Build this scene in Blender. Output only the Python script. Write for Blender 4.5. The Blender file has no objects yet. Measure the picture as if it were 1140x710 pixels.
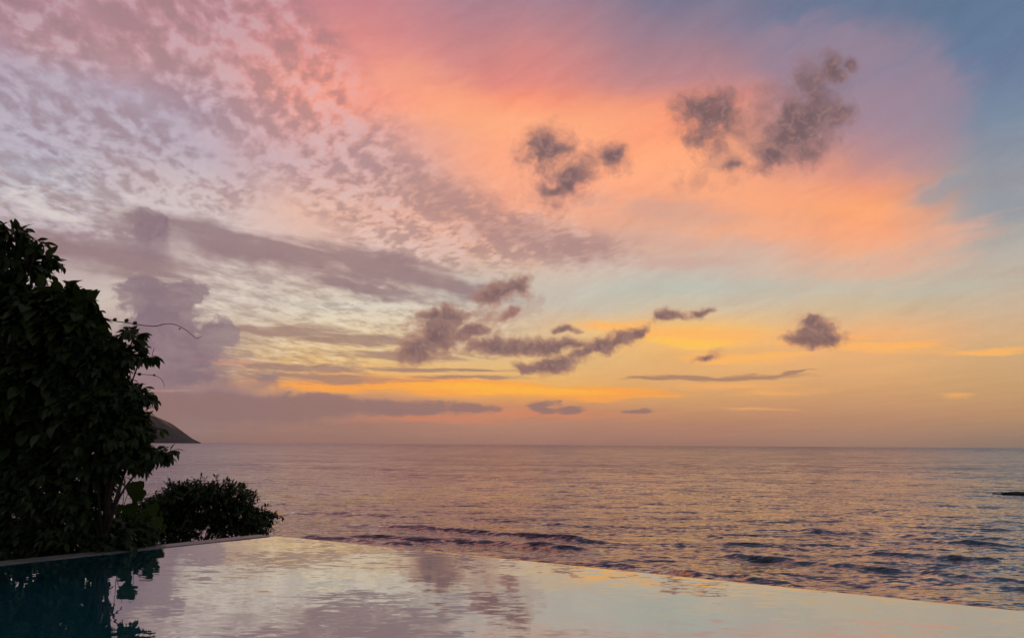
import bpy, bmesh, math, random
import numpy as np
from mathutils import Vector, Matrix

rnd = random.Random(7)
rs = np.random.RandomState(11)
S = bpy.context.scene
C = S.collection
R_ = math.radians

# ------------------------------------------------------------------ camera
EYE = 1.60                     # eye height over the pool water (z = 0)
SEA = -10.4                    # sea level under the villa terrace
F_PX, PITCH, ROLL = 829.0, 9.53, 0.37
cam_d = bpy.data.cameras.new('camera')
cam_d.sensor_width = 36.0
cam_d.lens = F_PX / 1140.0 * 36.0
cam_d.clip_start = 0.05
cam_d.clip_end = 60000.0
cam = bpy.data.objects.new('camera', cam_d)
C.objects.link(cam)
rot = Matrix.Rotation(R_(90 + PITCH), 4, 'X') @ Matrix.Rotation(R_(ROLL), 4, 'Z')
cam.matrix_world = Matrix.Translation((0, 0, EYE)) @ rot
S.camera = cam
R3 = np.array(rot.to_3x3())


def ray(x, y):
    d = R3 @ np.array([(x - 570.0) / F_PX, (355.0 - y) / F_PX, -1.0])
    return d / np.linalg.norm(d)


def azel(x, y):
    d = ray(x, y)
    return math.degrees(math.atan2(d[0], d[1])), math.degrees(math.asin(d[2]))


def at(x, y, Y):
    """the place at depth Y metres (along +Y) seen in direction x, y"""
    d = ray(x, y)
    return Vector((d[0] / d[1] * Y, Y, EYE + d[2] / d[1] * Y))


def onplane(x, y, z):
    d = ray(x, y)
    t = (z - EYE) / d[2]
    return Vector((d[0] * t, d[1] * t, z))


# ------------------------------------------------------------------ node helpers
def lin(c):
    out = []
    for v in c:
        v = v / 255.0
        out.append(v / 12.92 if v <= 0.04045 else ((v + 0.055) / 1.055) ** 2.4)
    return (out[0], out[1], out[2], 1.0)


class NT:
    def __init__(self, tree):
        self.t = tree

    def new(self, kind, **kw):
        n = self.t.nodes.new(kind)
        for k, v in kw.items():
            setattr(n, k, v)
        return n

    def put(self, sock, v):
        if isinstance(v, bpy.types.NodeSocket):
            self.t.links.new(v, sock)
        elif v is not None:
            sock.default_value = v

    def m(self, op, a, b=None, c=None, clamp=False):
        n = self.new('ShaderNodeMath', operation=op, use_clamp=clamp)
        for i, v in enumerate((a, b, c)):
            if v is not None:
                self.put(n.inputs[i], v)
        return n.outputs[0]

    def vm(self, op, a, b=None, scale=None):
        n = self.new('ShaderNodeVectorMath', operation=op)
        self.put(n.inputs[0], a)
        if b is not None:
            self.put(n.inputs[1], b)
        if scale is not None:
            self.put(n.inputs['Scale'], scale)
        return n.outputs['Value'] if op in ('LENGTH', 'DOT_PRODUCT') else n.outputs[0]

    def sstep(self, v, lo, hi, a=0.0, b=1.0):
        n = self.new('ShaderNodeMapRange', interpolation_type='SMOOTHSTEP')
        self.put(n.inputs[0], v)
        for i, q in enumerate((lo, hi, a, b)):
            self.put(n.inputs[1 + i], q)
        return n.outputs[0]

    def lerp(self, v, lo, hi, a=0.0, b=1.0):
        n = self.new('ShaderNodeMapRange', interpolation_type='LINEAR')
        self.put(n.inputs[0], v)
        for i, q in enumerate((lo, hi, a, b)):
            self.put(n.inputs[1 + i], q)
        return n.outputs[0]

    def mix(self, f, a, b, mode='MIX'):
        n = self.new('ShaderNodeMix', data_type='RGBA', blend_type=mode)
        n.clamp_factor = True
        self.put(n.inputs[0], f)
        self.put(n.inputs[6], a)
        self.put(n.inputs[7], b)
        return n.outputs[2]

    def noise(self, vec, scale, detail=4.0, rough=0.5, lac=2.0, dist=0.0, dims='3D', color=False):
        n = self.new('ShaderNodeTexNoise', noise_dimensions=dims)
        self.put(n.inputs['Vector'], vec)
        n.inputs['Scale'].default_value = scale
        n.inputs['Detail'].default_value = detail
        n.inputs['Roughness'].default_value = rough
        n.inputs['Lacunarity'].default_value = lac
        n.inputs['Distortion'].default_value = dist
        return n.outputs['Color'] if color else n.outputs[0]

    def wob3(self, col, ax, ay):
        """noise colour -> centred wobble vector (no implicit socket conversion)"""
        n = self.new('ShaderNodeSeparateColor')
        self.put(n.inputs[0], col)
        a = self.m('MULTIPLY', self.m('SUBTRACT', n.outputs[0], 0.5), ax)
        b = self.m('MULTIPLY', self.m('SUBTRACT', n.outputs[1], 0.5), ay)
        c = self.new('ShaderNodeCombineXYZ')
        self.put(c.inputs[0], a)
        self.put(c.inputs[1], b)
        return c.outputs[0]

    def mapping(self, vec, loc=(0, 0, 0), rot=(0, 0, 0), scale=(1, 1, 1), kind='POINT'):
        n = self.new('ShaderNodeMapping', vector_type=kind)
        self.put(n.inputs['Vector'], vec)
        n.inputs['Location'].default_value = loc
        n.inputs['Rotation'].default_value = rot
        n.inputs['Scale'].default_value = scale
        return n.outputs[0]

    def aff(self, vec, rot=0.0, scale=(1, 1)):
        """rotate by rot degrees and scale in the plane (vector sockets only)"""
        if not rot:
            return self.vm('MULTIPLY', vec, (scale[0], scale[1], 0))
        c_, s_ = math.cos(R_(rot)), math.sin(R_(rot))
        n = self.new('ShaderNodeCombineXYZ')
        self.put(n.inputs[0], self.vm('DOT_PRODUCT', vec, (c_ * scale[0], -s_ * scale[0], 0)))
        self.put(n.inputs[1], self.vm('DOT_PRODUCT', vec, (s_ * scale[1], c_ * scale[1], 0)))
        return n.outputs[0]

    def ramp(self, fac, stops, interp='LINEAR'):
        n = self.new('ShaderNodeValToRGB')
        n.color_ramp.interpolation = interp
        el = n.color_ramp.elements
        while len(el) < len(stops):
            el.new(0.5)
        for i, (p, c) in enumerate(stops):
            el[i].position = p
            el[i].color = c
        self.put(n.inputs[0], fac)
        return n.outputs[0]


# ------------------------------------------------------------------ sky: dusk with clouds
SUN_AZ, SUN_EL = 4.0, -0.8
world = bpy.data.worlds.new('World')
S.world = world
world.use_nodes = True
world.cycles.sampling_method = 'NONE'
wt = world.node_tree
wt.nodes.clear()
W = NT(wt)

tc = W.new('ShaderNodeTexCoord').outputs['Generated']
dirv = W.vm('NORMALIZE', tc)
sx = W.new('ShaderNodeSeparateXYZ')
W.put(sx.inputs[0], dirv)
dx, dy, dz = sx.outputs
az = W.m('MULTIPLY', W.m('ARCTAN2', dx, dy), 180 / math.pi)
el = W.m('MULTIPLY', W.m('ARCSINE', dz), 180 / math.pi)
cmb = W.new('ShaderNodeCombineXYZ')
W.put(cmb.inputs[0], az)
W.put(cmb.inputs[1], el)
AE = cmb.outputs[0]
# cloud-deck plane (perspective of a flat layer of cloud overhead)
zz = W.m('ADD', W.m('MAXIMUM', dz, 0.0), 0.06)
cmb2 = W.new('ShaderNodeCombineXYZ')
W.put(cmb2.inputs[0], W.m('DIVIDE', dx, zz))
W.put(cmb2.inputs[1], W.m('DIVIDE', dy, zz))
PL = cmb2.outputs[0]

# broad colour of the afterglow: by elevation, at seven bearings, wobbled by noise
wob = W.noise(W.aff(AE, 0, (0.05, 0.11, 1)), 1.0, 3.0, 0.5, color=True)
wob_amt = W.lerp(el, 2.0, 14.0, 0.12, 1.0)
wob = W.wob3(wob, 9.0, 5.0)
AEw = W.vm('ADD', AE, W.vm('SCALE', wob, scale=wob_amt))
sw = W.new('ShaderNodeSeparateXYZ')
W.put(sw.inputs[0], AEw)
azw, elw = sw.outputs[0], sw.outputs[1]
EL0, EL1 = -1.0, 48.0
elf = W.lerp(elw, EL0, EL1)

COLS = [
    (-60, [(-180, (150, 125, 140)), (0, (176, 138, 150)), (70, (175, 160, 178)), (180, (180, 176, 190)), (230, (188, 178, 182)), (280, (178, 160, 165)),
           (330, (190, 176, 172)), (390, (152, 132, 135)), (470, (146, 122, 122)), (494, (148, 122, 118))]),
    (20, [(-200, (160, 125, 140)), (0, (184, 142, 152)), (38, (192, 152, 160)), (75, (180, 164, 180)), (120, (180, 165, 180)), (180, (184, 182, 196)), (225, (196, 186, 190)),
          (280, (184, 164, 168)), (330, (196, 180, 174)), (390, (152, 132, 135)), (470, (146, 121, 122)), (494, (148, 122, 118))]),
    (190, [(-200, (170, 122, 138)), (0, (192, 143, 150)), (40, (198, 149, 154)), (72, (198, 155, 160)), (112, (184, 166, 182)), (150, (182, 168, 182)), (200, (204, 184, 184)),
           (240, (212, 196, 194)), (280, (186, 164, 164)), (310, (196, 176, 170)), (340, (206, 190, 178)), (390, (170, 144, 138)), (430, (164, 132, 128)), (470, (150, 122, 119)), (494, (147, 117, 113))]),
    (380, [(-200, (150, 118, 140)), (0, (202, 134, 139)), (40, (226, 145, 138)), (80, (246, 158, 138)), (110, (246, 160, 140)), (150, (222, 165, 158)), (190, (216, 172, 168)),
           (235, (234, 184, 164)), (275, (228, 192, 178)), (310, (206, 180, 168)), (345, (214, 203, 186)), (370, (226, 203, 168)), (400, (230, 190, 128)), (426, (236, 172, 104)),
           (445, (186, 138, 116)), (470, (166, 125, 112)), (494, (158, 118, 108))]),
    (570, [(-200, (112, 112, 140)), (0, (166, 130, 145)), (40, (196, 135, 138)), (80, (226, 140, 130)), (104, (250, 152, 120)), (135, (255, 172, 130)), (180, (253, 170, 134)),
           (230, (246, 172, 142)), (280, (222, 178, 156)), (310, (204, 190, 174)), (340, (201, 193, 180)), (365, (216, 190, 158)), (400, (226, 188, 132)), (432, (238, 176, 96)),
           (452, (206, 142, 106)), (475, (180, 132, 112)), (494, (164, 121, 108))]),
    (760, [(-200, (106, 108, 126)), (0, (120, 120, 145)), (40, (150, 128, 145)), (80, (190, 136, 138)), (108, (240, 147, 120)), (132, (252, 158, 120)), (170, (255, 170, 125)),
           (205, (248, 168, 130)), (240, (228, 168, 142)), (290, (204, 183, 170)), (320, (194, 193, 180)), (345, (208, 190, 164)), (370, (246, 190, 112)), (400, (232, 178, 116)),
           (440, (214, 160, 108)), (470, (186, 134, 108)), (494, (165, 122, 108))]),
    (950, [(-200, (100, 106, 124)), (0, (110, 122, 150)), (60, (128, 126, 150)), (120, (160, 135, 150)), (160, (206, 146, 135)), (200, (238, 157, 125)), (230, (252, 166, 116)),
           (260, (248, 166, 126)), (300, (218, 178, 155)), (330, (200, 186, 166)), (350, (206, 182, 150)), (376, (240, 178, 122)), (410, (226, 172, 118)), (430, (214, 162, 112)),
           (460, (192, 143, 110)), (494, (164, 127, 110))]),
    (1120, [(-200, (96, 104, 122)), (0, (98, 120, 148)), (60, (105, 125, 155)), (120, (125, 140, 160)), (180, (150, 152, 160)), (240, (166, 166, 163)), (290, (190, 178, 165)),
            (330, (200, 181, 158)), (370, (214, 176, 136)), (400, (210, 170, 124)), (430, (202, 160, 114)), (460, (189, 145, 108)), (494, (150, 125, 110))]),
]
field = None
prev = None
for cx, stops in COLS:
    st = [((azel(cx, y)[1] - EL0) / (EL1 - EL0), lin(c)) for y, c in stops]
    st = sorted((min(max(p, 0.0), 1.0), c) for p, c in st)
    colr = W.ramp(elf, st)
    a = azel(cx, 250)[0]
    field = colr if field is None else W.mix(W.sstep(azw, prev, a), field, colr)
    prev = a

# domain-warped coordinates for cloud outlines (degrees)
w1 = W.noise(AE, 0.42, 4.0, 0.55, color=True)
w1 = W.wob3(w1, 2.6, 1.8)
Q = W.vm('ADD', AE, w1)
# stretched for streaky layers
w2 = W.noise(W.aff(AE, 0, (0.09, 0.5, 1)), 1.0, 5.0, 0.6, color=True)
w2 = W.wob3(w2, 8.0, 1.8)
QS = W.vm('ADD', AE, w2)


def blobs(vec, specs):
    """union of soft ellipses (centre, radii given where they stand in the sky); 1 in the middle, 0 on the rim"""
    acc = None
    for sp in specs:
        x, y, rx, ry = sp[:4]
        ro = sp[4] if len(sp) > 4 else 0.0
        a0, e0 = azel(x, y)
        ax = (azel(x + 5, y)[0] - azel(x - 5, y)[0]) / 10.0
        ey = (azel(x, y - 5)[1] - azel(x, y + 5)[1]) / 10.0
        v = W.vm('SUBTRACT', vec, (a0, e0, 0))
        if not ro:
            ln = W.vm('LENGTH', W.vm('MULTIPLY', v, (1 / (rx * ax), 1 / (ry * ey), 0)))
        else:
            c_, s_ = math.cos(R_(ro)), math.sin(R_(ro))
            p = W.vm('DOT_PRODUCT', v, (c_ / (rx * ax), s_ / (rx * ax), 0))
            q = W.vm('DOT_PRODUCT', v, (-s_ / (ry * ey), c_ / (ry * ey), 0))
            ln = W.m('SQRT', W.m('MULTIPLY_ADD', p, p, W.m('MULTIPLY', q, q)))
        s = W.m('SUBTRACT', 1.0, ln)
        acc = s if acc is None else W.m('SMOOTH_MAX', acc, s, 0.15)
    return acc


sky = field

# thin veils and fibres in the high layer
fib = W.noise(W.aff(PL, -20, (2.2, 0.7)), 1.0, 6.0, 0.62, dist=0.5)
fibm = W.lerp(fib, 0.25, 0.75, 0.95, 1.05)
fc = W.new('ShaderNodeCombineColor')
for i_ in range(3):
    W.put(fc.inputs[i_], fibm)
sky = W.mix(1.0, sky, fc.outputs[0], 'MULTIPLY')
fine_sheet = W.noise(W.aff(Q, -24, (0.20, 0.85)), 1.0, 6.0, 0.64, dist=0.4)
fsm = W.lerp(fine_sheet, 0.28, 0.72, 0.92, 1.08)
fc2 = W.new('ShaderNodeCombineColor')
W.put(fc2.inputs[0], W.lerp(fine_sheet, 0.28, 0.72, 0.96, 1.04))
W.put(fc2.inputs[1], fsm)
W.put(fc2.inputs[2], W.lerp(fine_sheet, 0.28, 0.72, 0.93, 1.07))
sky = W.mix(W.lerp(el, 4.0, 9.0, 0.0, 1.0), sky, W.mix(1.0, sky, fc2.outputs[0], 'MULTIPLY'))
cir = W.noise(W.aff(Q, -16, (0.10, 0.42)), 1.0, 6.0, 0.62, dist=0.3)
streak = W.noise(W.aff(QS, 7, (0.12, 0.95)), 1.0, 6.0, 0.62)
fine = W.noise(W.aff(QS, 3, (0.22, 2.4)), 1.0, 4.0, 0.6)
fb1 = W.noise(Q, 0.50, 4.0, 0.60)
fb2 = W.noise(Q, 1.55, 4.0, 0.66)
fbm = W.m('ADD', W.m('MULTIPLY', fb1, 0.5), W.m('MULTIPLY', fb2, 0.5))
fbs = W.m('ADD', W.m('MULTIPLY', fb1, 0.68), W.m('MULTIPLY', fb2, 0.32))


def layer(sky, vec, specs, noise, amp, lo, hi, color, opac):
    s = blobs(vec, specs)
    d = W.m('MULTIPLY_ADD', W.m('SUBTRACT', noise, 0.5), amp, s)
    d = W.sstep(d, lo, hi)
    return W.mix(W.m('MULTIPLY', d, opac), sky, color)


# lit cirrus and its mauve shaded part, right of the middle
sky = layer(sky, Q, [(995, 125, 105, 90, 0), (930, 60, 120, 50, -10), (1030, 100, 62, 70)], cir, 1.2, -0.1, 0.7, lin((168, 138, 152)), 0.55)
sky = layer(sky, QS, [(640, 150, 150, 50, 6), (760, 190, 130, 50, -10), (520, 120, 130, 46, -18)], cir, 1.6, 0.0, 0.9, lin((255, 176, 132)), 0.45)
sky = layer(sky, Q, [(880, 258, 180, 34, -6), (960, 236, 110, 22, -8), (830, 225, 110, 32, -4)], cir, 2.6, -0.1, 1.0, lin((255, 172, 124)), 0.55)
sky = layer(sky, QS, [(1060, 268, 90, 10, 10), (1080, 250, 80, 8, 14), (1010, 284, 90, 10, 6), (980, 300, 120, 14, 4)], cir, 2.4, 0.0, 0.9, lin((232, 172, 146)), 0.60)
sky = layer(sky, Q, [(1045, 212, 60, 20, 6), (1110, 225, 70, 36, 0)], cir, 1.8, 0.0, 0.8, lin((146, 152, 162)), 0.60)
sky = layer(sky, QS, [(730, 232, 130, 22, -8), (700, 270, 120, 18, -6), (770, 292, 110, 10)], cir, 2.4, 0.0, 0.9, lin((206, 164, 150)), 0.55)
sky = layer(sky, QS, [(880, 318, 200, 14), (740, 322, 90, 16), (1060, 322, 120, 12)], cir, 1.8, 0.0, 0.9, lin((190, 188, 172)), 0.45)

# mackerel altocumulus, upper left, cloudlets in rows on the cloud-deck plane
mk_s = blobs(Q, [(230, 60, 210, 105, -32), (400, 195, 190, 75, -36), (120, 165, 220, 66, -14), (560, 262, 150, 34, -10), (60, 235, 140, 40, -12),
                 (300, 25, 150, 60, -34), (350, 110, 120, 46, -38), (40, 20, 140, 60, -30), (455, 240, 160, 66, -20)])
mk_region = W.sstep(W.m('MULTIPLY_ADD', W.m('SUBTRACT', cir, 0.5), 0.9, mk_s), -0.22, 0.50)
pw = W.vm('ADD', PL, W.wob3(W.noise(PL, 2.6, 2.0, 0.5, color=True), 0.07, 0.12))
mk = W.noise(W.aff(pw, -24, (26.0, 13.5)), 1.0, 4.0, 0.52)
mk2 = W.noise(W.aff(pw, -18, (4.6, 1.9)), 1.0, 3.0, 0.5)
rowv = W.m('MULTIPLY_ADD', W.noise(PL, 1.6, 2.0, 0.5), 5.0, W.vm('DOT_PRODUCT', PL, (0.951 * 46, -0.310 * 46, 0)))
mkd = W.m('ADD', mk, W.m('MULTIPLY', W.m('SUBTRACT', mk2, 0.5), 1.0))
mkd = W.m('MULTIPLY_ADD', W.m('SINE', rowv), 0.055, mkd)
gap = W.m('MULTIPLY', W.sstep(mkd, 0.50, 0.32), mk_region)
mkd = W.sstep(mkd, 0.40, 0.66)
mkf = W.m('MULTIPLY', W.lerp(mkd, 0.0, 1.0, 0.03, 0.68), mk_region)
sky = W.mix(W.m('MULTIPLY', gap, 0.30), sky, lin((214, 198, 208)))
sky = W.mix(mkf, sky, W.mix(0.82, field, lin((148, 120, 126))))
sky = layer(sky, Q, [(575, 258, 130, 30, -14), (500, 225, 100, 36, -24), (640, 278, 90, 18, -6)], fbm, 1.4, 0.0, 0.8, lin((176, 138, 134)), 0.62)
# fine ripples on the pale sky lower left
rip_reg = W.sstep(blobs(Q, [(330, 335, 220, 60, -4), (60, 215, 140, 44, -10), (440, 360, 170, 48, -3), (280, 395, 180, 34)]), 0.0, 0.4)
rip = W.noise(W.aff(pw, 10, (7.5, 4.2)), 1.0, 5.0, 0.66)
pale = W.m('MULTIPLY', W.sstep(rip, 0.50, 0.36), rip_reg)
rip = W.m('MULTIPLY', W.sstep(rip, 0.46, 0.62), rip_reg)
sky = W.mix(W.m('MULTIPLY', pale, 0.35), sky, lin((240, 228, 214)))
sky = W.mix(W.m('MULTIPLY', rip, 0.62), sky, W.mix(0.75, field, lin((150, 126, 126))))

# glowing bands low over the sea
sky = layer(sky, QS, [(490, 430, 210, 13, -2), (660, 437, 120, 10, 0), (370, 428, 100, 11)], fine, 1.2, 0.0, 0.6, lin((252, 166, 78)), 0.9)
sky = layer(sky, QS, [(560, 434, 150, 6, -1)], fine, 0.8, 0.0, 0.6, lin((255, 182, 74)), 0.9)
sky = layer(sky, QS, [(770, 372, 130, 14, -3), (690, 362, 80, 10, -3), (830, 397, 90, 8, -3), (960, 384, 130, 9, -4), (1100, 390, 80, 6)], fine, 1.3, 0.0, 0.7, lin((255, 184, 100)), 0.8)
sky = layer(sky, QS, [(770, 380, 80, 9, -3)], fine, 0.8, 0.0, 0.7, lin((255, 196, 92)), 0.8)
sky = layer(sky, QS, [(820, 428, 100, 8), (860, 435, 70, 5), (1045, 441, 34, 4), (840, 455, 60, 4), (930, 372, 60, 4), (1000, 380, 90, 6)], fine, 1.5, -0.05, 1.0, lin((252, 178, 104)), 0.6)
sky = layer(sky, QS, [(600, 462, 170, 9), (480, 468, 120, 6)], fine, 1.2, 0.05, 0.8, lin((216, 134, 100)), 0.6)
sky = layer(sky, QS, [(205, 436, 34, 3), (215, 396, 28, 5), (250, 400, 60, 6)], fine, 0.9, 0.0, 0.6, lin((222, 165, 132)), 0.8)

# grey-mauve stratus bands
gm = lin((148, 121, 124))
sky = layer(sky, Q, [(290, 278, 200, 26, -9), (430, 300, 170, 24, -11), (130, 288, 130, 28), (520, 322, 80, 16, -12), (400, 322, 90, 10, -8), (60, 280, 90, 24)], streak, 1.5, -0.05, 0.7, gm, 0.85)
sky = layer(sky, QS, [(400, 376, 140, 9), (330, 368, 110, 10), (440, 394, 110, 6), (370, 420, 140, 7), (520, 422, 100, 4), (480, 410, 130, 4), (330, 408, 120, 8)], fine, 1.8, 0.0, 0.7, lin((160, 127, 117)), 0.82)
sky = layer(sky, QS, [(800, 418, 110, 4, 0), (740, 420, 70, 3), (880, 414, 40, 2, 5)], fine, 1.0, 0.0, 0.6, lin((168, 128, 108)), 0.85)

# hazy tall cumulus at left and the low bank under it
lc = lin((142, 119, 127))
sky = layer(sky, Q, [(185, 385, 70, 46), (170, 420, 90, 40), (215, 412, 70, 30), (295, 424, 22, 14), (200, 445, 140, 26), (165, 262, 36, 30)],
            fbs, 1.8, -0.3, 0.7, lc, 0.66)
sky = layer(sky, Q, [(172, 335, 46, 28), (205, 325, 26, 18), (160, 320, 26, 18), (185, 362, 52, 30), (242, 370, 24, 18), (228, 384, 26, 18), (166, 252, 28, 20), (205, 396, 44, 18)],
            fbm, 1.9, -0.06, 0.26, W.mix(W.sstep(fb1, 0.36, 0.62), lin((133, 111, 122)), lin((150, 127, 132))), 0.80)
lc2 = lin((130, 108, 120))
sky = layer(sky, Q, [(168, 325, 38, 22), (178, 348, 44, 32), (150, 380, 34, 30), (215, 420, 46, 14)], fbm, 2.0, 0.0, 0.8, lc2, 0.65)
sky = layer(sky, QS, [(260, 455, 180, 17), (430, 455, 120, 11), (525, 455, 34, 9), (340, 448, 70, 11), (130, 455, 130, 24), (610, 454, 15, 10), (635, 457, 19, 6), (703, 457, 16, 5)], fbm, 1.7, -0.15, 0.45, lin((148, 116, 112)), 0.86)

# dark little cumulus, drifting in front of the glow
low = lin((122, 95, 97))
low_e = lin((176, 130, 112))
s_low = blobs(Q, [(486, 370, 36, 26, 12), (468, 388, 26, 16, 30), (502, 352, 28, 13), (528, 366, 28, 12, 20),
                  (560, 325, 27, 14, 20), (548, 331, 28, 9), (574, 320, 20, 9, 30), (567, 350, 12, 7, 40),
                  (550, 383, 28, 12), (590, 386, 46, 10, 2), (632, 384, 42, 9), (660, 385, 32, 10, 12), (690, 380, 30, 8, 22), (708, 373, 18, 6, 35),
                  (625, 402, 32, 11, 14), (598, 408, 28, 8), (645, 392, 26, 10, 25),
                  (908, 370, 28, 13, 0), (922, 376, 24, 9, 0), (898, 376, 22, 8), (905, 358, 16, 7, 20),
                  (745, 352, 18, 7), (780, 350, 16, 6, 10), (787, 396, 17, 6, 10), (628, 366, 12, 5), (480, 350, 18, 9)])
d_low = W.m('MULTIPLY_ADD', W.m('SUBTRACT', fbs, 0.47), 2.8, s_low)
sky = W.mix(W.m('MULTIPLY', W.sstep(d_low, -0.30, 0.62), 0.95), sky, W.mix(W.sstep(d_low, -0.1, 0.9), low_e, W.mix(W.sstep(fb2, 0.42, 0.66), low, lin((150, 117, 112)))))
sky = layer(sky, Q, [(850, 150, 120, 60, 20), (640, 192, 70, 46, 30), (800, 175, 60, 30, 0), (560, 350, 70, 30, 10)], fb1, 3.2, 0.1, 0.9, lin((176, 130, 120)), 0.40)
s_hi = blobs(Q, [(607, 170, 32, 28, 0), (612, 166, 24, 17), (632, 200, 40, 20, 34), (618, 210, 28, 12, 20), (684, 173, 17, 17, 40),
                 (790, 133, 40, 40, -10), (802, 128, 30, 32, 10), (776, 120, 22, 18), (812, 182, 16, 9),
                 (894, 130, 48, 48, 20), (880, 150, 44, 38, 10), (908, 100, 28, 34, -10), (926, 76, 20, 22, -25), (932, 130, 24, 18), (860, 172, 30, 18, 10), (945, 70, 14, 12)])
d_hi = W.m('MULTIPLY_ADD', W.m('SUBTRACT', fbs, 0.44), 2.7, s_hi)
hi_c = W.mix(W.sstep(d_hi, 0.0, 1.0), W.mix(0.65, field, lin((152, 114, 114))), W.mix(W.sstep(fb2, 0.42, 0.66), lin((116, 94, 99)), lin((150, 116, 114))))
sky = W.mix(W.m('MULTIPLY', W.sstep(d_hi, -0.30, 0.85), 0.94), sky, hi_c)

# the clear twilight sky everywhere else (behind, overhead): Nishita, same sun
nis = W.new('ShaderNodeTexSky', sky_type='NISHITA')
nis.sun_disc = False
nis.sun_elevation = R_(SUN_EL)
nis.sun_rotation = R_(SUN_AZ)
nis.air_density = 1.2
nis.dust_density = 1.5
away = W.sstep(W.m('ABSOLUTE', az), 70.0, 130.0)
up = W.sstep(el, 44.0, 80.0)
blend = W.m('MULTIPLY', W.m('MAXIMUM', away, up), 0.72)     # cloud-field glow kept overhead and behind, added to brighten pool floor and foliage
below = W.sstep(el, -6.0, -1.0)
ns = W.mix(1.0, nis.outputs[0], (0.15, 0.15, 0.15, 1), 'MULTIPLY')
sky_all = W.mix(blend, sky, ns)
sky_all = W.mix(below, lin((70, 62, 64)), sky_all)
bg = W.new('ShaderNodeBackground')
W.put(bg.inputs[0], sky_all)
bg.inputs[1].default_value = 1.0
wo = W.new('ShaderNodeOutputWorld')
wt.links.new(bg.outputs[0], wo.inputs[0])

# the sun, just set: under the sea horizon, so the afterglow alone lights the place
sd = bpy.data.lights.new('sun', 'SUN')
sd.energy = 2.0
sd.angle = R_(0.5)
sd.color = (1.0, 0.62, 0.36)
sun = bpy.data.objects.new('sun', sd)
C.objects.link(sun)
sv = Vector((math.sin(R_(SUN_AZ)) * math.cos(R_(SUN_EL)), math.cos(R_(SUN_AZ)) * math.cos(R_(SUN_EL)), math.sin(R_(SUN_EL))))
sun.rotation_euler = sv.to_track_quat('Z', 'Y').to_euler()

S.view_settings.view_transform = 'Standard'
S.view_settings.look = 'None'
S.view_settings.exposure = 0.0
S.view_settings.gamma = 1.0
S.cycles.max_bounces = 8
S.cycles.transparent_max_bounces = 8
S.cycles.use_denoising = True
S.cycles.use_adaptive_sampling = True
S.cycles.adaptive_threshold = 0.012
S.cycles.adaptive_min_samples = 8


# ------------------------------------------------------------------ object helpers
def tag(o, label=None, cat=None, group=None, kind=None):
    if label: o['label'] = label
    if cat: o['category'] = cat
    if group: o['group'] = group
    if kind: o['kind'] = kind
    return o


def empty(name, loc, label, cat, group=None):
    o = bpy.data.objects.new(name, None)
    C.objects.link(o)
    o.location = loc
    o.empty_display_size = 0.2
    return tag(o, label, cat, group)


def mesh_obj(name, V, Fc, mat, parent=None, smooth=True):
    """V, Fc in world coordinates; the object keeps them so, below its parent's base"""
    me = bpy.data.meshes.new(name)
    V = np.asarray(V, dtype=np.float64)
    off = np.zeros(3)
    if parent is not None:
        off = np.array(parent.matrix_basis.translation) if parent.parent is None else np.array(
            parent.parent.matrix_basis.translation) + np.array(parent.location)
    V = V - off
    if isinstance(Fc, np.ndarray):
        n, k = Fc.shape
        me.vertices.add(len(V))
        me.vertices.foreach_set('co', V.astype(np.float32).ravel())
        me.loops.add(n * k)
        me.loops.foreach_set('vertex_index', Fc.astype(np.int32).ravel())
        me.polygons.add(n)
        me.polygons.foreach_set('loop_start', np.arange(0, n * k, k, dtype=np.int32))
        me.polygons.foreach_set('loop_total', np.full(n, k, dtype=np.int32))
        me.update(calc_edges=True)
        me.validate()
    else:
        me.from_pydata([tuple(v) for v in V], [], Fc)
    if smooth:
        me.polygons.foreach_set('use_smooth', np.ones(len(me.polygons), dtype=bool))
    me.materials.append(mat)
    o = bpy.data.objects.new(name, me)
    C.objects.link(o)
    if parent is not None:
        o.parent = parent
    return o


def material(name):
    m = bpy.data.materials.new(name)
    m.use_nodes = True
    m.node_tree.nodes.clear()
    N = NT(m.node_tree)
    out = N.new('ShaderNodeOutputMaterial')
    return m, N, out


def principled(N, out, **kw):
    p = N.new('ShaderNodeBsdfPrincipled')
    for k, v in kw.items():
        N.put(p.inputs[k], v)
    m = N.t.links.new(p.outputs[0], out.inputs[0])
    return p


# ------------------------------------------------------------------ materials
def rippled(N, layers, gain=None, lean=None):
    """surface normal roughened by water ripples of several sizes"""
    geo = N.new('ShaderNodeNewGeometry')
    pos = geo.outputs['Position']
    acc = geo.outputs['Normal']
    if lean is not None:             # steeper shoreward faces of small waves
        acc = N.vm('ADD', acc, lean(N, pos))
    for sc, rot_, amp, det in layers:
        n = N.noise(N.mapping(pos, rot=(0, 0, R_(rot_)), scale=(sc[0], sc[1], 1)), 1.0, det, 0.55, color=True)
        v = N.vm('MULTIPLY', N.vm('SUBTRACT', n, (0.5, 0.5, 0.5)), (amp[0], amp[1], 0.0))
        if gain is not None:
            v = N.vm('SCALE', v, scale=gain(N, pos))
        acc = N.vm('ADD', acc, v)
    return N.vm('NORMALIZE', acc)


def gusts(N, pos):
    g1 = N.noise(N.mapping(pos, scale=(0.006, 0.016, 1)), 1.0, 4.0, 0.6)
    return N.lerp(g1, 0.3, 0.7, 0.75, 1.25)


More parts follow.
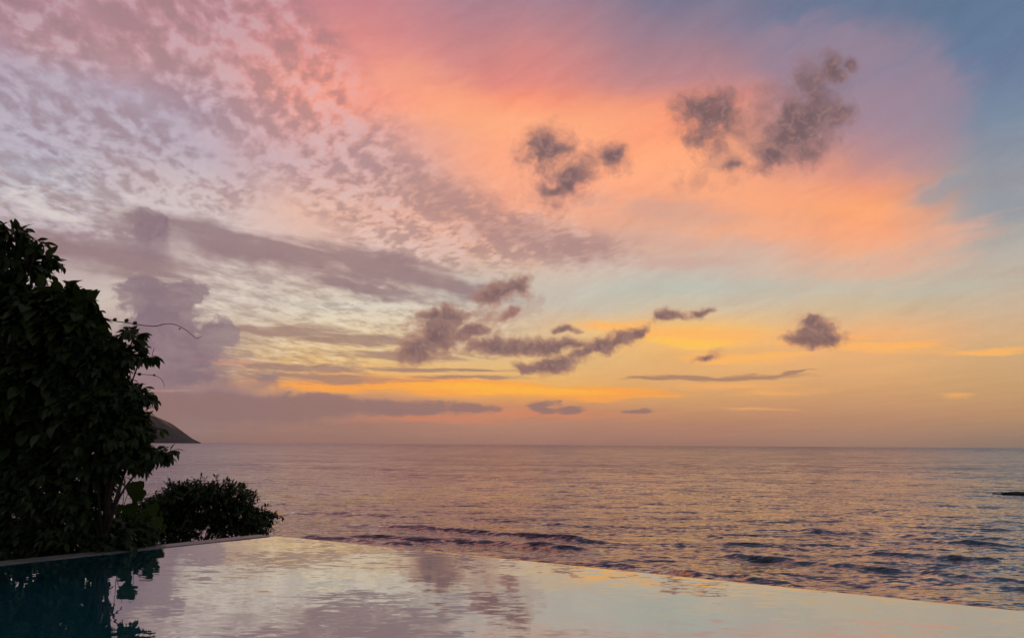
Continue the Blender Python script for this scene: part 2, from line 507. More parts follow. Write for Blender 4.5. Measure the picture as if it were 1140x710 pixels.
def water_mix(N, out, nrm, rough, body, power):
    """body below, mirror above, shared out by the Fresnel curve"""
    fr = N.new('ShaderNodeFresnel')
    fr.inputs['IOR'].default_value = 1.333
    N.put(fr.inputs['Normal'], nrm)
    fac = N.m('POWER', fr.outputs[0], power, clamp=True)
    gl = N.new('ShaderNodeBsdfGlossy')
    gl.inputs['Color'].default_value = (1, 1, 1, 1)
    gl.inputs['Roughness'].default_value = rough
    N.put(gl.inputs['Normal'], nrm)
    mx = N.new('ShaderNodeMixShader')
    N.put(mx.inputs[0], fac)
    N.t.links.new(body, mx.inputs[1])
    N.t.links.new(gl.outputs[0], mx.inputs[2])
    N.t.links.new(mx.outputs[0], out.inputs[0])


def seaward(N, pos):
    """wind-ruffled open water shows steeper faces than the sheltered water near the beach"""
    sp = N.new('ShaderNodeSeparateXYZ')
    N.put(sp.inputs[0], pos)
    cb = N.new('ShaderNodeCombineXYZ')
    N.put(cb.inputs[1], N.m('ADD', N.sstep(sp.outputs[1], 90.0, 450.0, -0.04, -0.16), N.sstep(sp.outputs[1], 700.0, 3500.0, 0.0, -0.075)))
    return cb.outputs[0]


M_sea, N, out = material('sea_water')
nrm = rippled(N, [((0.9, 2.6), 6, (0.4, 1.4), 3.0), ((0.20, 0.75), -8, (0.25, 1.05), 3.0), ((0.05, 0.16), -8, (0.12, 0.75), 3.0), ((0.012, 0.022), 5, (0.05, 0.45), 3.0)], gusts, seaward)
bd = N.new('ShaderNodeBsdfDiffuse')
bd.inputs[0].default_value = (0.020, 0.020, 0.024, 1)
water_mix(N, out, nrm, 0.10, bd.outputs[0], 0.56)

M_pw, N, out = material('pool_water')
nrm = rippled(N, [((1.1, 2.6), 8, (0.026, 0.036), 2.0), ((4.2, 10.0), -6, (0.045, 0.055), 2.0)],
              lambda N, pos: N.lerp(N.noise(N.mapping(pos, scale=(0.35, 0.6, 1)), 1.0, 2.0, 0.5), 0.35, 0.65, 0.35, 1.2))
bd = N.new('ShaderNodeBsdfRefraction')
bd.inputs['Color'].default_value = (0.90, 1.0, 1.0, 1)
bd.inputs['Roughness'].default_value = 0.0
bd.inputs['IOR'].default_value = 1.333
N.put(bd.inputs['Normal'], nrm)
water_mix(N, out, nrm, 0.0, bd.outputs[0], 0.29)


def stone_mat(name, c1, c2, scale, rough=0.6, bump=0.01):
    m, N, out = material(name)
    pos = N.new('ShaderNodeNewGeometry').outputs['Position']
    n = N.noise(pos, scale, 6.0, 0.6)
    nb = N.noise(pos, scale * 5, 5.0, 0.65)
    b = N.new('ShaderNodeBump')
    b.inputs['Distance'].default_value = bump
    N.put(b.inputs['Height'], nb)
    principled(N, out, **{'Base Color': N.mix(N.sstep(n, 0.35, 0.65), c1, c2), 'Roughness': rough, 'Normal': b.outputs[0]})
    return m


M_cop = stone_mat('grey_coping_stone', (0.36, 0.345, 0.33, 1), (0.24, 0.235, 0.23, 1), 3.0, 0.45)
M_deck = stone_mat('deck_stone', (0.30, 0.28, 0.25, 1), (0.24, 0.22, 0.20, 1), 2.0, 0.6)
M_rock = stone_mat('sea_rock', (0.05, 0.045, 0.042, 1), (0.025, 0.023, 0.022, 1), 0.6, 0.7, 0.2)
M_soil = stone_mat('hillside_soil', (0.05, 0.045, 0.03, 1), (0.03, 0.035, 0.018, 1), 0.8, 0.9, 0.1)
M_hill = stone_mat('wooded_slope', (0.060, 0.066, 0.058, 1), (0.085, 0.088, 0.075, 1), 0.006, 0.95, 12.0)
M_bark = stone_mat('bark', (0.06, 0.045, 0.035, 1), (0.035, 0.028, 0.022, 1), 9.0, 0.85, 0.01)

# pool lining: small square teal tiles with joints
M_tile, N, out = material('teal_pool_tile')
pos = N.new('ShaderNodeNewGeometry').outputs['Position']
bk = N.new('ShaderNodeTexBrick')
N.put(bk.inputs['Vector'], pos)
bk.offset = 0.0
bk.inputs['Color1'].default_value = (0.05, 0.64, 0.72, 1)
bk.inputs['Color2'].default_value = (0.055, 0.66, 0.74, 1)
bk.inputs['Mortar'].default_value = (0.07, 0.66, 0.72, 1)
bk.inputs['Scale'].default_value = 1.0
bk.inputs['Mortar Size'].default_value = 0.006
bk.inputs['Brick Width'].default_value = 0.10
bk.inputs['Row Height'].default_value = 0.10
principled(N, out, **{'Base Color': bk.outputs[0], 'Roughness': 0.3})


def leaf_mat(name, c1, c2, rough=0.42, trans=0.30):
    m, N, out = material(name)
    pos = N.new('ShaderNodeNewGeometry').outputs['Position']
    n = N.noise(pos, 2.2, 3.0, 0.6)
    n2 = N.noise(pos, 11.0, 2.0, 0.5)
    col = N.mix(N.sstep(N.m('ADD', N.m('MULTIPLY', n, 0.6), N.m('MULTIPLY', n2, 0.4)), 0.38, 0.62), c1, c2)
    p = N.new('ShaderNodeBsdfPrincipled')
    N.put(p.inputs['Base Color'], col)
    p.inputs['Roughness'].default_value = rough
    t = N.new('ShaderNodeBsdfTranslucent')
    N.put(t.inputs[0], N.mix(0.5, col, (0.06, 0.10, 0.01, 1)))
    mx = N.new('ShaderNodeMixShader')
    mx.inputs[0].default_value = trans
    N.t.links.new(p.outputs[0], mx.inputs[1])
    N.t.links.new(t.outputs[0], mx.inputs[2])
    N.t.links.new(mx.outputs[0], out.inputs[0])
    return m


M_leaf_tree = leaf_mat('dark_leaf', (0.040, 0.078, 0.022, 1), (0.062, 0.108, 0.026, 1), 0.55)
M_leaf_vine = leaf_mat('vine_leaf', (0.045, 0.085, 0.020, 1), (0.066, 0.110, 0.024, 1), 0.55)
M_leaf_bush = leaf_mat('bush_leaf', (0.042, 0.078, 0.022, 1), (0.060, 0.105, 0.028, 1), 0.55)
M_leaf_shrub = leaf_mat('shrub_leaf', (0.035, 0.070, 0.020, 1), (0.055, 0.105, 0.028, 1), 0.5)
M_leaf_heart = leaf_mat('heart_leaf', (0.045, 0.092, 0.016, 1), (0.060, 0.115, 0.020, 1), 0.5, 0.35)
M_leaf_strap = leaf_mat('strap_leaf', (0.050, 0.085, 0.035, 1), (0.085, 0.120, 0.050, 1), 0.3)


# ------------------------------------------------------------------ sea with swell
def sea_mesh():
    radii = [26.0]
    while radii[-1] < 18000:
        r = radii[-1]
        k = 0.0036 if r < 240 else 0.0052 if r < 700 else (0.012 if r < 2500 else 0.05)
        radii.append(r * (1 + k))
    r = np.array(radii)
    a = np.concatenate([np.radians(np.linspace(-88, -44, 24, endpoint=False)), np.radians(np.linspace(-44, 44, 540)),
                        np.radians(np.linspace(44, 88, 25)[1:])])
    RR, AA = np.meshgrid(r, a, indexing='ij')
    X = RR * np.sin(AA)
    Y = RR * np.cos(AA)
    cell = np.maximum(RR * 0.0052, 0.1)
    Z = np.zeros_like(X)
    g = np.random.RandomState(3)
    main = math.radians(-92)          # travelling towards the shore
    for i in range(70):
        L = math.exp(g.uniform(math.log(0.9), math.log(14.0)))
        th = main + g.normal(0, 0.55)
        k = 2 * math.pi / L
        slope = 0.024 * g.uniform(0.5, 1.3) * (L / 3.0) ** (-0.45)
        amp = slope / k
        fade = np.clip((L / cell - 2.2) / 3.0, 0, 1)
        ph = g.uniform(0, 6.28)
        Z += amp * fade * np.sin(k * (X * math.cos(th) + Y * math.sin(th)) + ph)
    # gustiness: calmer and rougher patches
    pat = 0.75 + 0.35 * np.sin(X * 0.043 + 1.3 + np.sin(Y * 0.021)) * np.sin(Y * 0.031 + 0.7 + np.sin(X * 0.013))
    Z *= pat
    # breaking swell near the shore: crest lines (where they stand on the water)
    crests = [((372, 584), (520, 592), (650, 602), (690, 606), 0.36, 1.15),
              ((375, 599), (500, 604), (600, 608), (680, 615), 0.35, 1.1),
              ((325, 598), (370, 600), (420, 603), (470, 606), 0.26, 1.2),
              ((788, 617), (850, 624), (930, 629), (1025, 637), 0.36, 1.3),
              ((800, 605), (840, 607), (880, 609), (910, 612), 0.18, 1.3),
              ((955, 615), (1010, 618), (1060, 623), (1130, 626), 0.34, 1.5),
              ((1025, 602), (1060, 604), (1100, 606), (1170, 610), 0.28, 1.5),
              ((1030, 641), (1100, 644), (1150, 650), (1200, 655), 0.26, 1.2),
              ((735, 637), (790, 640), (850, 646), (900, 650), 0.22, 1.1),
              ((660, 627), (700, 632), (740, 637), (800, 645), 0.18, 1.0),
              ((500, 577), (540, 579), (590, 582), (640, 585), 0.18, 1.6),
              ((560, 540), (600, 541), (620, 541), (650, 541), 0.20, 2.4),
              ((1085, 598), (1110, 599), (1140, 601), (1180, 603), 0.22, 1.6),
              ((360, 570), (400, 572), (450, 575), (480, 577), 0.16, 1.6),
              ((900, 592), (930, 593), (960, 594), (990, 596), 0.18, 1.7)]
    near = RR < 420
    for *pts, hgt, wid in crests:
        P = [onplane(x, y, SEA) for x, y in pts]
        xs = np.array([p.x for p in P]); ys = np.array([p.y for p in P])
        t = np.clip((X - xs[0]) / (xs[-1] - xs[0]), -0.5, 1.5)
        co = np.polyfit((xs - xs[0]) / (xs[-1] - xs[0]), ys, 2)
        cy = np.polyval(co, t) + 0.3 * np.sin(X * 0.35 + xs[0]) + 0.15 * np.sin(X * 1.37 + ys[0])
        endf = np.clip(t / 0.15, 0, 1) * np.clip((1 - t) / 0.15, 0, 1)
        endf = endf * endf * (3 - 2 * endf)
        endf = endf * (0.85 + 0.15 * np.sin(X * 0.31 + ys[1]) + 0.10 * np.sin(X * 0.9 + xs[1]))
        u = Y - cy
        w = np.where(u < 0, wid * 0.8, wid * 2.4)      # steep shoreward face
        Z += np.where(near, 1.45 * hgt * endf * np.exp(-(u / w) ** 2), 0)
    V = np.stack([X, Y, Z + SEA], -1).reshape(-1, 3)
    nr, na = X.shape
    idx = np.arange(nr * na).reshape(nr, na)
    Fq = np.stack([idx[:-1, :-1], idx[:-1, 1:], idx[1:, 1:], idx[1:, :-1]], -1).reshape(-1, 4)
    p0, p1, p3 = V[Fq[0, 0]], V[Fq[0, 1]], V[Fq[0, 3]]
    if np.cross(p1 - p0, p3 - p0)[2] < 0:
        Fq = Fq[:, ::-1]                 # the surface looks up
    return V, np.ascontiguousarray(Fq)


V, Fq = sea_mesh()
o = mesh_obj('sea', V, Fq, M_sea)
tag(o, kind='structure')

# seabed / ground sheet reaching the horizon below the sea
g = 20000.0
o = mesh_obj('seabed', [(-g, -g, SEA - 6), (g, -g, SEA - 6), (g, g, SEA - 6), (-g, g, SEA - 6)], [(0, 1, 2, 3)], M_soil, smooth=False)
tag(o, kind='structure')

# ------------------------------------------------------------------ far headland
def headland():
    D = 8000.0
    prof = [(-200, 418), (-60, 420), (40, 428), (110, 442), (150, 455), (175, 465), (190, 471.5), (205, 482), (213, 487.5), (219, 490.5), (224, 492.6)]
    rows = 22
    V, Fc = [], []
    xs = np.linspace(-200, 224, 120)
    top = np.interp(xs, [p[0] for p in prof], [p[1] for p in prof])
    g = np.random.RandomState(5)
    for i, x in enumerate(xs):
        base = at(x, 493, D)
        H = max(at(x, top[i], D).z - SEA, 0.5)
        for j in range(rows + 1):
            t = j / rows                       # 0 shore, .5 ridge, 1 far side
            yy = D + (t - 0.5) * 2400.0
            h = H * (1 - abs(2 * t - 1) ** 1.5) if t > 0.02 and t < 0.98 else -4.0
            h += (g.normal(0, 3.5) + 6.0 * math.sin(i * 0.37 + j * 0.9)) * min(1, h / 120.0) if 0.05 < t < 0.95 and abs(t - .5) > .05 else 0
            sc = yy / D
            V.append((base.x * sc, yy, SEA + h))
    for i in range(len(xs) - 1):
        for j in range(rows):
            a = i * (rows + 1) + j
            Fc.append((a, a + rows + 1, a + rows + 2, a + 1))
    return V, Fc


V, Fc = headland()
o = mesh_obj('headland', V, Fc, M_hill)
tag(o, kind='structure')

# ------------------------------------------------------------------ rock in the sea at right
def rock_mesh(center, rad, seed, n=3):
    bm = bmesh.new()
    bmesh.ops.create_icosphere(bm, subdivisions=4, radius=1.0)
    from mathutils import noise as mn
    for v in bm.verts:
        p = v.co.copy()
        d = 1 + 0.35 * mn.fractal(p * 1.4 + Vector((seed, 0, 0)), 1.0, 2.0, 5) + 0.12 * mn.noise(p * 5 + Vector((0, seed, 0)))
        v.co = Vector((p.x * rad[0] * d, p.y * rad[1] * d, p.z * rad[2] * d))
    V = [tuple(Vector(center) + v.co) for v in bm.verts]
    Fc = [tuple(v.index for v in f.verts) for f in bm.faces]
    bm.free()
    return V, Fc


c = onplane(1150, 551, SEA)
rk = empty('sea_rock', (c.x, c.y, SEA), 'low dark wave-washed rock breaking the sea surface off to the right', 'rock')
V, Fc = rock_mesh((c.x, c.y, SEA - 0.1), (6.6, 4.0, 1.15), 3.0)
mesh_obj('rock_body', V, Fc, M_rock, rk)
c2 = onplane(1111, 549.5, SEA)
V, Fc = rock_mesh((c2.x, c2.y, SEA - 0.1), (1.6, 1.6, 0.32), 9.0)
mesh_obj('rock_ledge', V, Fc, M_rock, rk)

# ------------------------------------------------------------------ infinity pool
Cn = onplane(301, 597, 0)
Lp = onplane(0, 629, 0)
Rp = onplane(1140, 683, 0)
dl = (Lp - Cn).normalized()
dr = (Rp - Cn).normalized()
YN = 3.4
A = Cn + dl * ((YN - Cn.y) / dl.y)
B = Cn + dr * ((YN - Cn.y) / dr.y)
nl = Vector((dl.y, -dl.x, 0)); nl = nl if nl.dot(dr) < 0 else -nl     # outward of left edge
nr_ = Vector((dr.y, -dr.x, 0)); nr_ = nr_ if nr_.dot(dl) < 0 else -nr_   # outward of right edge
DEPTH = 1.35
pool = empty('infinity_pool', (Cn.x, Cn.y, 0), 'infinity pool with still water, its vanishing edge meeting the sea view', 'swimming pool')


def prism(poly, z0, z1):
    n = len(poly)
    V = [(p[0], p[1], z0) for p in poly] + [(p[0], p[1], z1) for p in poly]
    Fc = [tuple(range(n, 2 * n)), tuple(reversed(range(n)))]
    Fc += [(i, (i + 1) % n, n + (i + 1) % n, n + i) for i in range(n)]
    return V, Fc


def fix_normals(o):
    bm = bmesh.new(); bm.from_mesh(o.data)
    bmesh.ops.recalc_face_normals(bm, faces=bm.faces)
    bm.to_mesh(o.data); bm.free()


# shell: floor and three walls, tiled
LW = 0.16
fl = mesh_obj('pool_floor', *prism([A, Cn, B], -DEPTH - 0.2, -DEPTH), M_tile, pool, smooth=False)
fix_normals(fl)
Ro = Cn + nr_ * 0.20
# left wall carries the coping, right wall is the drowned weir
w = mesh_obj('pool_wall', *prism([A, Cn, Cn + nl * 0.40, A + nl * 0.40], -DEPTH - 2.0, -0.055), M_tile, pool, smooth=False)
fix_normals(w)
w = mesh_obj('overflow_weir', *prism([Cn, B, B + nr_ * 0.20, Cn + nr_ * 0.20], -DEPTH - 2.0, -0.012), M_tile, pool, smooth=False)
fix_normals(w)
# coping on the left edge, bevelled stone slabs
SL = 0.92
nsl = int((A - Cn).length / SL)
for k in range(nsl):
    a_ = Cn + dl * (k * SL + 0.003)
    b_ = Cn + dl * ((k + 1) * SL - 0.003)
    jz = rnd.uniform(-0.0015, 0.0015)
    cp = mesh_obj('coping_slab', *prism([a_ + nl * 0.002, b_ + nl * 0.002, b_ + nl * 0.34, a_ + nl * 0.34], -0.05, 0.010 + jz), M_cop, pool, smooth=False)
    bm = bmesh.new(); bm.from_mesh(cp.data)
    bmesh.ops.recalc_face_normals(bm, faces=bm.faces)
    bmesh.ops.bevel(bm, geom=[e for e in bm.edges if e.verts[0].co.z > 0 and e.verts[1].co.z > 0], offset=0.006, segments=2, affect='EDGES')
    bm.to_mesh(cp.data); bm.free()

# the water sheet; it runs over the weir and rolls down its outer face
def water():
    V, Fc = [], []
    n = 60
    prof = [(0.0, 0.0), (0.12, -0.0005), (0.17, -0.003), (0.20, -0.010), (0.215, -0.03), (0.222, -0.08), (0.226, -0.8)]
    base = [tuple(A), tuple(Cn), tuple(B)]
    V += [(p[0], p[1], 0.0) for p in base]
    Fc.append((0, 1, 2))
    s = len(V)
    for i in range(2):
        p = Cn if i == 0 else B
        for d, z in prof:
            q = p + nr_ * d
            V.append((q.x, q.y, z))
    m = len(prof)
    for j in range(m - 1):
        Fc.append((s + j, s + m + j, s + m + j + 1, s + j + 1))
    return V, Fc


V, Fc = water()
V = [v for v in V]
o = mesh_obj('pool_water', V, Fc, M_pw, smooth=False)
bm = bmesh.new(); bm.from_mesh(o.data)
bmesh.ops.remove_doubles(bm, verts=bm.verts, dist=0.0005)
bmesh.ops.recalc_face_normals(bm, faces=bm.faces)
up_ = max(bm.faces, key=lambda f: f.calc_area())
if up_.normal.z < 0:
    bmesh.ops.reverse_faces(bm, faces=bm.faces)
bm.to_mesh(o.data); bm.free()
tag(o, kind='structure')

# terrace under the camera
o = mesh_obj('pool_deck', *prism([(-30, YN), (-30, -20), (30, -20), (30, YN)], -0.4, 0.05), M_deck, smooth=False)
fix_normals(o); tag(o, kind='structure')

# hillside falling from the pool to the beach
def hillside():
    V, Fc = [], []
    from mathutils import noise as mn
    nx, ny = 90, 50
    for i in range(nx + 1):
        x = -60 + 110 * i / nx
        # outline of the pool, outer side, at this x
        if x < Cn.x:
            ye = Cn.y + (x - Cn.x) * dl.y / dl.x
        else:
            ye = Cn.y + (x - Cn.x) * dr.y / dr.x
        ye = max(ye, YN - 1) + 0.45
        for j in range(ny + 1):
            t = j / ny
            y = ye + t * 30
            lift = max(0.0, min(1.0, (Cn.x + 0.8 - x) / 2.5))
            z0 = -1.1 + lift * 0.75
            z = z0 - (t ** 0.8) * 14.0
            z += 0.25 * mn.fractal(Vector((x * 0.5, y * 0.5, 3)), 1, 2, 4)
            V.append((x, y, z))
    for i in range(nx):
        for j in range(ny):
            a = i * (ny + 1) + j
            Fc.append((a, a + ny + 1, a + ny + 2, a + 1))
    return V, Fc


V, Fc = hillside()
o = mesh_obj('hillside', V, Fc, M_soil); fix_normals(o)
tag(o, kind='structure')


# ------------------------------------------------------------------ plants
def leaf_template(kind):
    if kind == 'heart':
        out = [(0, -0.06), (0.20, -0.12), (0.42, 0.02), (0.46, 0.28), (0.34, 0.58), (0.16, 0.82), (0.0, 1.0)]
    elif kind == 'strap':
        out = [(0, 0), (0.035, 0.1), (0.05, 0.35), (0.05, 0.6), (0.035, 0.85), (0, 1.0)]
    elif kind == 'small':
        out = [(0, 0), (0.17, 0.25), (0.22, 0.5), (0.14, 0.8), (0, 1.0)]
    else:
        out = [(0, 0), (0.13, 0.15), (0.23, 0.42), (0.22, 0.62), (0.12, 0.85), (0, 1.0)]
    V, Fc = [], []
    n = len(out)
    for x, y in out:                 # midrib
        V.append((0, y, 0.0))
    for s in (-1, 1):
        for x, y in out[1:-1]:
            V.append((s * x, y, 0.28 * x))     # folded up from the midrib
    for k, s in enumerate((-1, 1)):
        off = n + k * (n - 2)
        for i in range(n - 1):
            a, b = i, i + 1
            la = off + i - 1 if i > 0 else None
            lb = off + i if i + 1 < n - 1 else None
            if la is None: f = (a, b, lb)
            elif lb is None: f = (a, b, la)
            else: f = (a, b, lb, la)
            Fc.append(f if s < 0 else tuple(reversed(f)))
    V = np.array(V, float)
    curl = 0.55 if kind == 'strap' else 0.22
    V[:, 2] -= curl * V[:, 1] ** 2
    tri = []
    for f in Fc:
        if len(f) == 3: tri.append(f)
        else: tri += [(f[0], f[1], f[2]), (f[0], f[2], f[3])]
    return V, np.array(tri)


class Leaves:
    def __init__(self, kind):
        self.T, self.Fc = leaf_template(kind)
        self.V, self.F, self.n = [], [], 0

    def add(self, p, d, up, size, wide=1.0):
        d = d.normalized()
        s = d.cross(up)
        if s.length < 1e-4: s = d.cross(Vector((1, 0, 0.3)))
        s.normalize()
        u = s.cross(d)
        M = np.array([list(s * wide), list(d), list(u)]) * size
        self.V.append(self.T @ M + np.array(p))
        self.F.append(self.Fc + self.n)
        self.n += len(self.T)

    def build(self, name, mat, parent):
        return mesh_obj(name, np.concatenate(self.V), np.concatenate(self.F), mat, parent)


class Tubes:
    def __init__(self):
        self.V, self.F = [], []

    def add(self, pts, r0, r1, sides=6):
        s = len(self.V)
        n = len(pts)
        for i, p in enumerate(pts):
            a = pts[max(i - 1, 0)]; b = pts[min(i + 1, n - 1)]
            d = (b - a).normalized()
            u = d.cross(Vector((0.31, 0.17, 0.93)))
            if u.length < 1e-3: u = d.cross(Vector((1, 0, 0)))
            u.normalize(); v = d.cross(u)
            r = r0 + (r1 - r0) * i / (n - 1)
            for k in range(sides):
                q = 2 * math.pi * k / sides
                self.V.append(tuple(p + u * (r * math.cos(q)) + v * (r * math.sin(q))))
        for i in range(n - 1):
            for k in range(sides):
                k2 = (k + 1) % sides
                self.F.append((s + i * sides + k, s + i * sides + k2, s + (i + 1) * sides + k2, s + (i + 1) * sides + k))
        self.F.append(tuple(s + (n - 1) * sides + k for k in range(sides)))
        self.F.append(tuple(s + k for k in reversed(range(sides))))

    def build(self, name, mat, parent):
        return mesh_obj(name, self.V, self.F, mat, parent)


def rv():
    while True:
        v = Vector((rnd.uniform(-1, 1), rnd.uniform(-1, 1), rnd.uniform(-1, 1)))
        if 0.05 < v.length < 1: return v.normalized()


def curve(a, b, sag=0.0, wig=0.0, n=6):
    pts = []
    off = rv() * wig
    for i in range(n + 1):
        t = i / n
        p = a.lerp(b, t) + off * math.sin(math.pi * t)
        p.z += sag * math.sin(math.pi * t)
        pts.append(p)
    return pts


def twig(lv, tb, start, end, n_leaf, size, droop, spread=0.9, sag=0.05, first=0.25, wide=1.0):
    """one leafy twig: a thin stem with leaves left and right along it"""
    pts = curve(start, end, sag * (end - start).length, 0.08 * (end - start).length, 5)
    if tb is not None: tb.add(pts, 0.006, 0.002, 4)
    for i in range(n_leaf):
        t = first + (1 - first) * (i + rnd.uniform(0, .6)) / n_leaf
        t = min(t, 0.999)
        k = int(t * 5); f = t * 5 - k
        p = pts[k].lerp(pts[k + 1], f)
        ax = (pts[k + 1] - pts[k]).normalized()
        side = ax.cross(rv()).normalized()
        d = ax * rnd.uniform(0.2, 0.8) + side * spread + Vector((0, 0, -droop * rnd.uniform(0.4, 1.3)))
        lv.add(p, d, Vector((rnd.uniform(-.5, .5), rnd.uniform(-.5, .5), 1)), size * rnd.uniform(0.6, 1.2), wide * rnd.uniform(.85, 1.15))
    d = (pts[-1] - pts[-2]).normalized() + Vector((0, 0, -droop * 0.5))
    lv.add(pts[-1], d, Vector((rnd.uniform(-.4, .4), rnd.uniform(-.4, .4), 1)), size, wide)


def plant(name, base, lobes, label, cat, leaf, lmat, size, twigs_per, n_leaf, droop, Y, dY, trunk_r, inner=0.35, tl=0.55, up=0.2, wide=1.0, nstem=1):
    """lobes: (x, y, rx, ry, depth offset) of each clump of the crown as it stands at depth Y"""
    t = empty(name, base, label, cat)
    tr, br, lv = Tubes(), Tubes(), Leaves(leaf)
    cents = []
    for lb in lobes:
        c = at(lb[0], lb[1], Y + lb[4])
        sc = (Y + lb[4]) / F_PX
        cents.append((c, Vector((lb[2] * sc, dY, lb[3] * sc)), lb[5] if len(lb) > 5 else 1.0))
    mid = sum((c for c, _, _ in cents), Vector()) / len(cents)
    fork = base.lerp(mid, 0.45)
    for s in range(nstem):
        o_ = Vector((rnd.uniform(-.25, .25), rnd.uniform(-.2, .2), 0)) * (0 if nstem == 1 else 1)
        tr.add(curve(base + o_, fork + o_ * 0.5, 0, 0.12, 7), trunk_r, trunk_r * 0.6, 8)
    for c, r, dens in cents:
        br.add(curve(fork, c, 0.1, 0.15, 7), trunk_r * 0.5, 0.010, 6)
        n = int(twigs_per * dens)
        for _ in range(n):
            d = rv()
            d = (d + Vector((0, 0, up))).normalized()
            q0 = rnd.uniform(inner, 0.75)
            s = c + Vector((d.x * r.x, d.y * r.y, d.z * r.z)) * q0 * 0.7
            e = c + Vector((d.x * r.x, d.y * r.y, d.z * r.z)) * (rnd.uniform(0.72, 1.06) if rnd.random() > 0.07 else rnd.uniform(1.08, 1.28))
            e += rv() * tl * 0.12
            twig(lv, br, s, e, n_leaf, size, droop, wide=wide)
    tr.build('trunk', M_bark, t)
    br.build('branches', M_bark, t)
    lv.build('crown', lmat, t)
    return t


# tall tree at the left edge of the view; its leafy top sprays upward
base = at(-30, 600, 12.4); base.z = -1.6
plant('broadleaf_tree', base,
      [(-25, 312, 34, 28, 0.2, .8), (2, 276, 12, 14, 0.0, .16), (18, 262, 9, 7, 0.0, .07), (32, 268, 7, 9, 0.0, .06), (38, 284, 6, 9, 0.0, .06), (20, 296, 16, 14, 0.0, .2), (8, 256, 7, 5, 0, .04), (-30, 345, 66, 50, 0.4), (12, 342, 34, 32, 0.2, .8), (-20, 420, 90, 80, 0.6), (0, 520, 110, 80, 0.6),
       (-70, 390, 70, 80, .6), (-80, 500, 90, 90, .6), (5, 590, 60, 30, 0.5)],
      'tall dark broadleaf tree at left edge with a leafy spray at its top', 'tree', 'plain', M_leaf_tree, 0.21, 110, 10, 0.45, 12.4, 0.9, 0.12)
# climber-covered hump
base = at(60, 610, 11.9); base.z = -1.3
vine = plant('climbing_vine', base,
      [(70, 352, 26, 34, 0), (87, 364, 19, 34, 0, .8), (52, 358, 32, 34, 0.1), (60, 420, 66, 60, 0.1, 1.3), (96, 402, 24, 38, 0, .9), (30, 470, 70, 70, 0.2), (90, 455, 50, 50, 0, .9)],
      'rounded mass of climbing vine beside the tree, two long bare tendrils reaching over the sea', 'vine', 'heart', M_leaf_vine, 0.20, 130, 7, 0.95, 11.9, 0.6, 0.06, up=0.0)
# drooping bush in front, its twigs hanging over the headland
base = at(120, 600, 11.6); base.z = -1.2
plant('drooping_bush', base,
      [(120, 408, 18, 24, 0, .7), (134, 396, 12, 16, 0, .35), (112, 450, 40, 44, 0), (134, 448, 20, 26, 0, .6), (152, 442, 13, 7, 0, .2), (134, 478, 28, 32, 0, .8), (150, 482, 15, 22, 0, .45), (150, 508, 26, 16, 0, .6), (174, 506, 12, 7, 0, .16), (110, 500, 40, 34, 0), (70, 530, 60, 50, 0.2, 1.2),
       (40, 570, 70, 48, 0.2, 1.2), (148, 376, 9, 13, 0, .12), (157, 397, 8, 7, 0, .07), (140, 590, 32, 11, 0.5, .7), (98, 562, 22, 40, 0.1, .6), (20, 612, 70, 26, 0.1), (90, 604, 44, 22, .1), (140, 606, 26, 9, .2, .5)],
      'dark bush with small drooping leaves between the vine and the low shrub', 'bush', 'plain', M_leaf_bush, 0.155, 100, 10, 0.75, 11.6, 0.5, 0.05, nstem=2)

# tendrils of the vine, with buds
def tendril(pts, buds, r):
    P = [at(x, y, 11.6 + dd) for x, y, dd in pts]
    # smooth (Catmull-Rom)
    out_ = []
    for i in range(len(P) - 1):
        p0 = P[max(i - 1, 0)]; p1 = P[i]; p2 = P[i + 1]; p3 = P[min(i + 2, len(P) - 1)]
        for k in range(6):
            t = k / 6
            out_.append(0.5 * ((2 * p1) + (p2 - p0) * t + (2 * p0 - 5 * p1 + 4 * p2 - p3) * t * t + (3 * p1 - p0 - 3 * p2 + p3) * t ** 3))
    out_.append(P[-1])
    tb = Tubes()
    tb.add(out_, r, r * 0.45, 6)
    td = tb.build('tendril', M_bark, vine)
    for x, y, s, ux, uz in buds:
        lv = Leaves('small')
        lv.add(at(x, y, 11.6), Vector((ux, 0.1, uz)), Vector((0.2, -1, 0.3)), s, 2.2)
        lv.build('bud_leaf', M_leaf_vine, td)


tendril([(112, 352, 0), (126, 357, 0), (140, 359, 0), (155, 361.5, 0.1), (172, 363, 0.2), (184, 360.5, 0.2), (194, 361, 0.3), (205, 366, 0.3), (213, 372, 0.3), (218, 376.5, 0.3), (224, 375, 0.3)],
        [(127, 358, .07, .2, 1), (139.5, 359, .075, .4, 1), (149, 362, .075, .35, 1), (199, 365.5, .03, .7, -.2)], 0.0085)
tendril([(128, 405, 0), (138, 409, 0), (148, 414.5, 0), (158, 416.5, 0), (170, 417.5, 0.1), (178, 420.5, 0.1), (182, 426, 0.1), (183, 431, 0.1)],
        [(153, 416.5, .06, 1, 0.05), (170, 417.5, .04, 1, .1)], 0.007)

# low crown on the slope beyond the pool corner
base = at(225, 610, 26.0); base.z = -7.0
plant('feathery_shrub', base,
      [(225, 562, 36, 28, 0, 1.2), (200, 560, 30, 24, 0), (250, 560, 30, 24, 0), (262, 578, 34, 20, 0), (185, 582, 36, 28, 0), (230, 592, 60, 22, -0.2, 1.4), (284, 584, 18, 12, 0, .35), (274, 554, 12, 18, 0, .14), (296, 578, 10, 8, 0, .1),
       (170, 600, 40, 22, 0), (150, 592, 26, 18, 0, .7), (170, 574, 24, 22, 0, .8), (160, 588, 28, 18, 0, .8)],
      'low rounded shrub with small fine leaves on the slope beyond the corner of the pool', 'shrub', 'small', M_leaf_shrub, 0.17, 125, 15, 0.1, 26.0, 1.1, 0.06, nstem=3, up=0.35, wide=0.9)

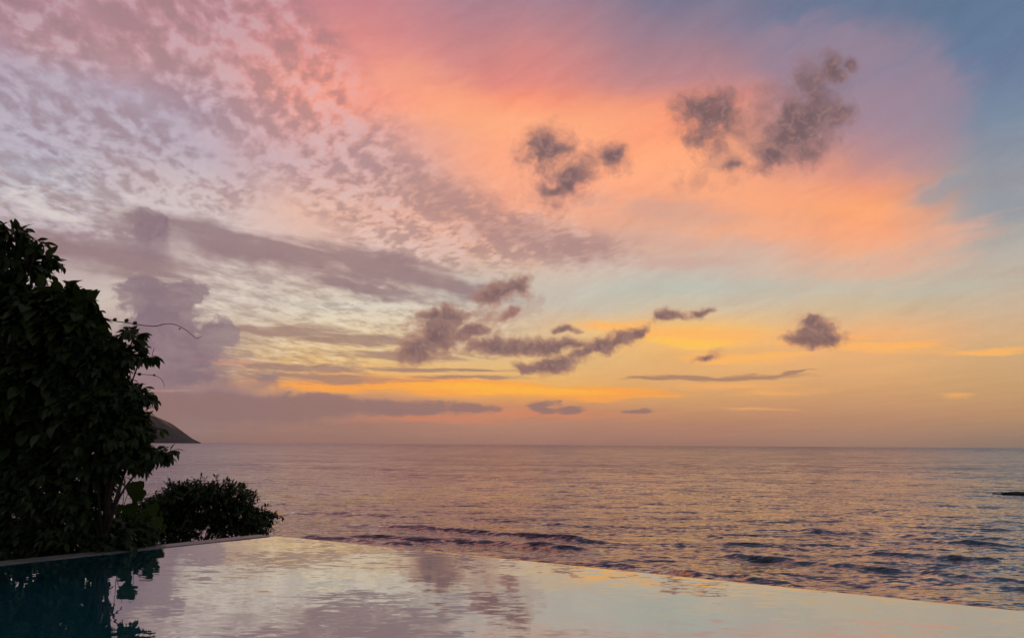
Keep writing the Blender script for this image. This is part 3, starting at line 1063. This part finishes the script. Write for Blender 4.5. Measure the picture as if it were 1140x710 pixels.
# big heart-leaved creeper at the pool edge
t0 = at(150, 600, 12.6); t0.z = -0.9
hp = empty('heart_leaf_plant', t0, 'plant with big rounded green leaves on thin stalks between bush and shrub', 'plant')
for x, y, s in [(152, 548, .34), (158, 556, .26), (170, 572, .24), (165, 580, .26), (176, 586, .22), (146, 572, .30), (139, 583, .26), (134, 573, .22), (150, 590, .30), (142, 600, .34), (156, 601, .3), (163, 585, .24), (128, 590, .28), (170, 596, .26), (182, 594, .22), (118, 600, .28),
                (108, 592, .24), (162, 604, .24)]:
    Yd = 12.5 + rnd.uniform(-.25, .3) + 0.0
    p = at(x, y - 10, Yd)
    b = Vector((p.x + rnd.uniform(-.2, .2), p.y + .1, -0.9))
    tb = Tubes()
    tb.add(curve(b, p, 0.0, 0.08, 6), 0.008, 0.004, 5)
    sk = tb.build('stalk', M_bark, hp)
    lv = Leaves('heart')
    lv.add(p, Vector((rnd.uniform(-.5, .5), -0.5, -0.9)), Vector((rnd.uniform(-.4, .4), -0.9, 0.5)), s * 0.95)
    lv.build('leaf', M_leaf_heart, sk)
for x0, y0, x1, y1 in [(130, 600, 148, 535), (136, 598, 140, 530), (122, 600, 133, 538)]:
    tb = Tubes()
    tb.add(curve(at(x0, y0, 12.6), at(x1, y1, 12.6), 0, .05, 6), 0.008, 0.004, 5)
    tb.build('stalk', M_bark, hp)

# strap-leaved clumps along the coping
for i, (x, y, lab) in enumerate([(32, 608, 'clump of long narrow leaves behind the coping, nearest the left edge of the photo'), (86, 600, 'clump of long narrow leaves behind the coping, below the drooping bush')]):
    b = at(x, y + 18, 11.2 if i == 0 else 11.7)
    b.z = -0.55
    cl = empty('strap_leaf_plant', b, lab, 'plant', 'strap-leaved clumps by the pool')
    lv = Leaves('strap')
    for k in range(46):
        a = rnd.uniform(0, 6.28)
        lean = rnd.uniform(0.15, 0.9)
        lv.add(b + Vector((rnd.uniform(-.12, .12), rnd.uniform(-.08, .08), 0)), Vector((math.cos(a) * lean, math.sin(a) * lean, 1)), Vector((math.cos(a) * -1, math.sin(a) * -1, 0.4)), rnd.uniform(.5, .85), 1.1)
    lv.build('leaves', M_leaf_strap, cl)

# ------------------------------------------------------------------ sea air
M_haze, N, out = material('haze')
pv = N.new('ShaderNodeVolumePrincipled')
pv.inputs['Color'].default_value = (0.94, 0.86, 0.83, 1)
pv.inputs['Density'].default_value = 0.9e-5
pv.inputs['Anisotropy'].default_value = 0.2
N.t.links.new(pv.outputs[0], out.inputs['Volume'])
hb = 21000.0
o = mesh_obj('haze', *prism([(-hb, -hb), (hb, -hb), (hb, hb), (-hb, hb)], SEA - 7.5, 330.0), M_haze, smooth=False)
fix_normals(o)
tag(o, kind='stuff')
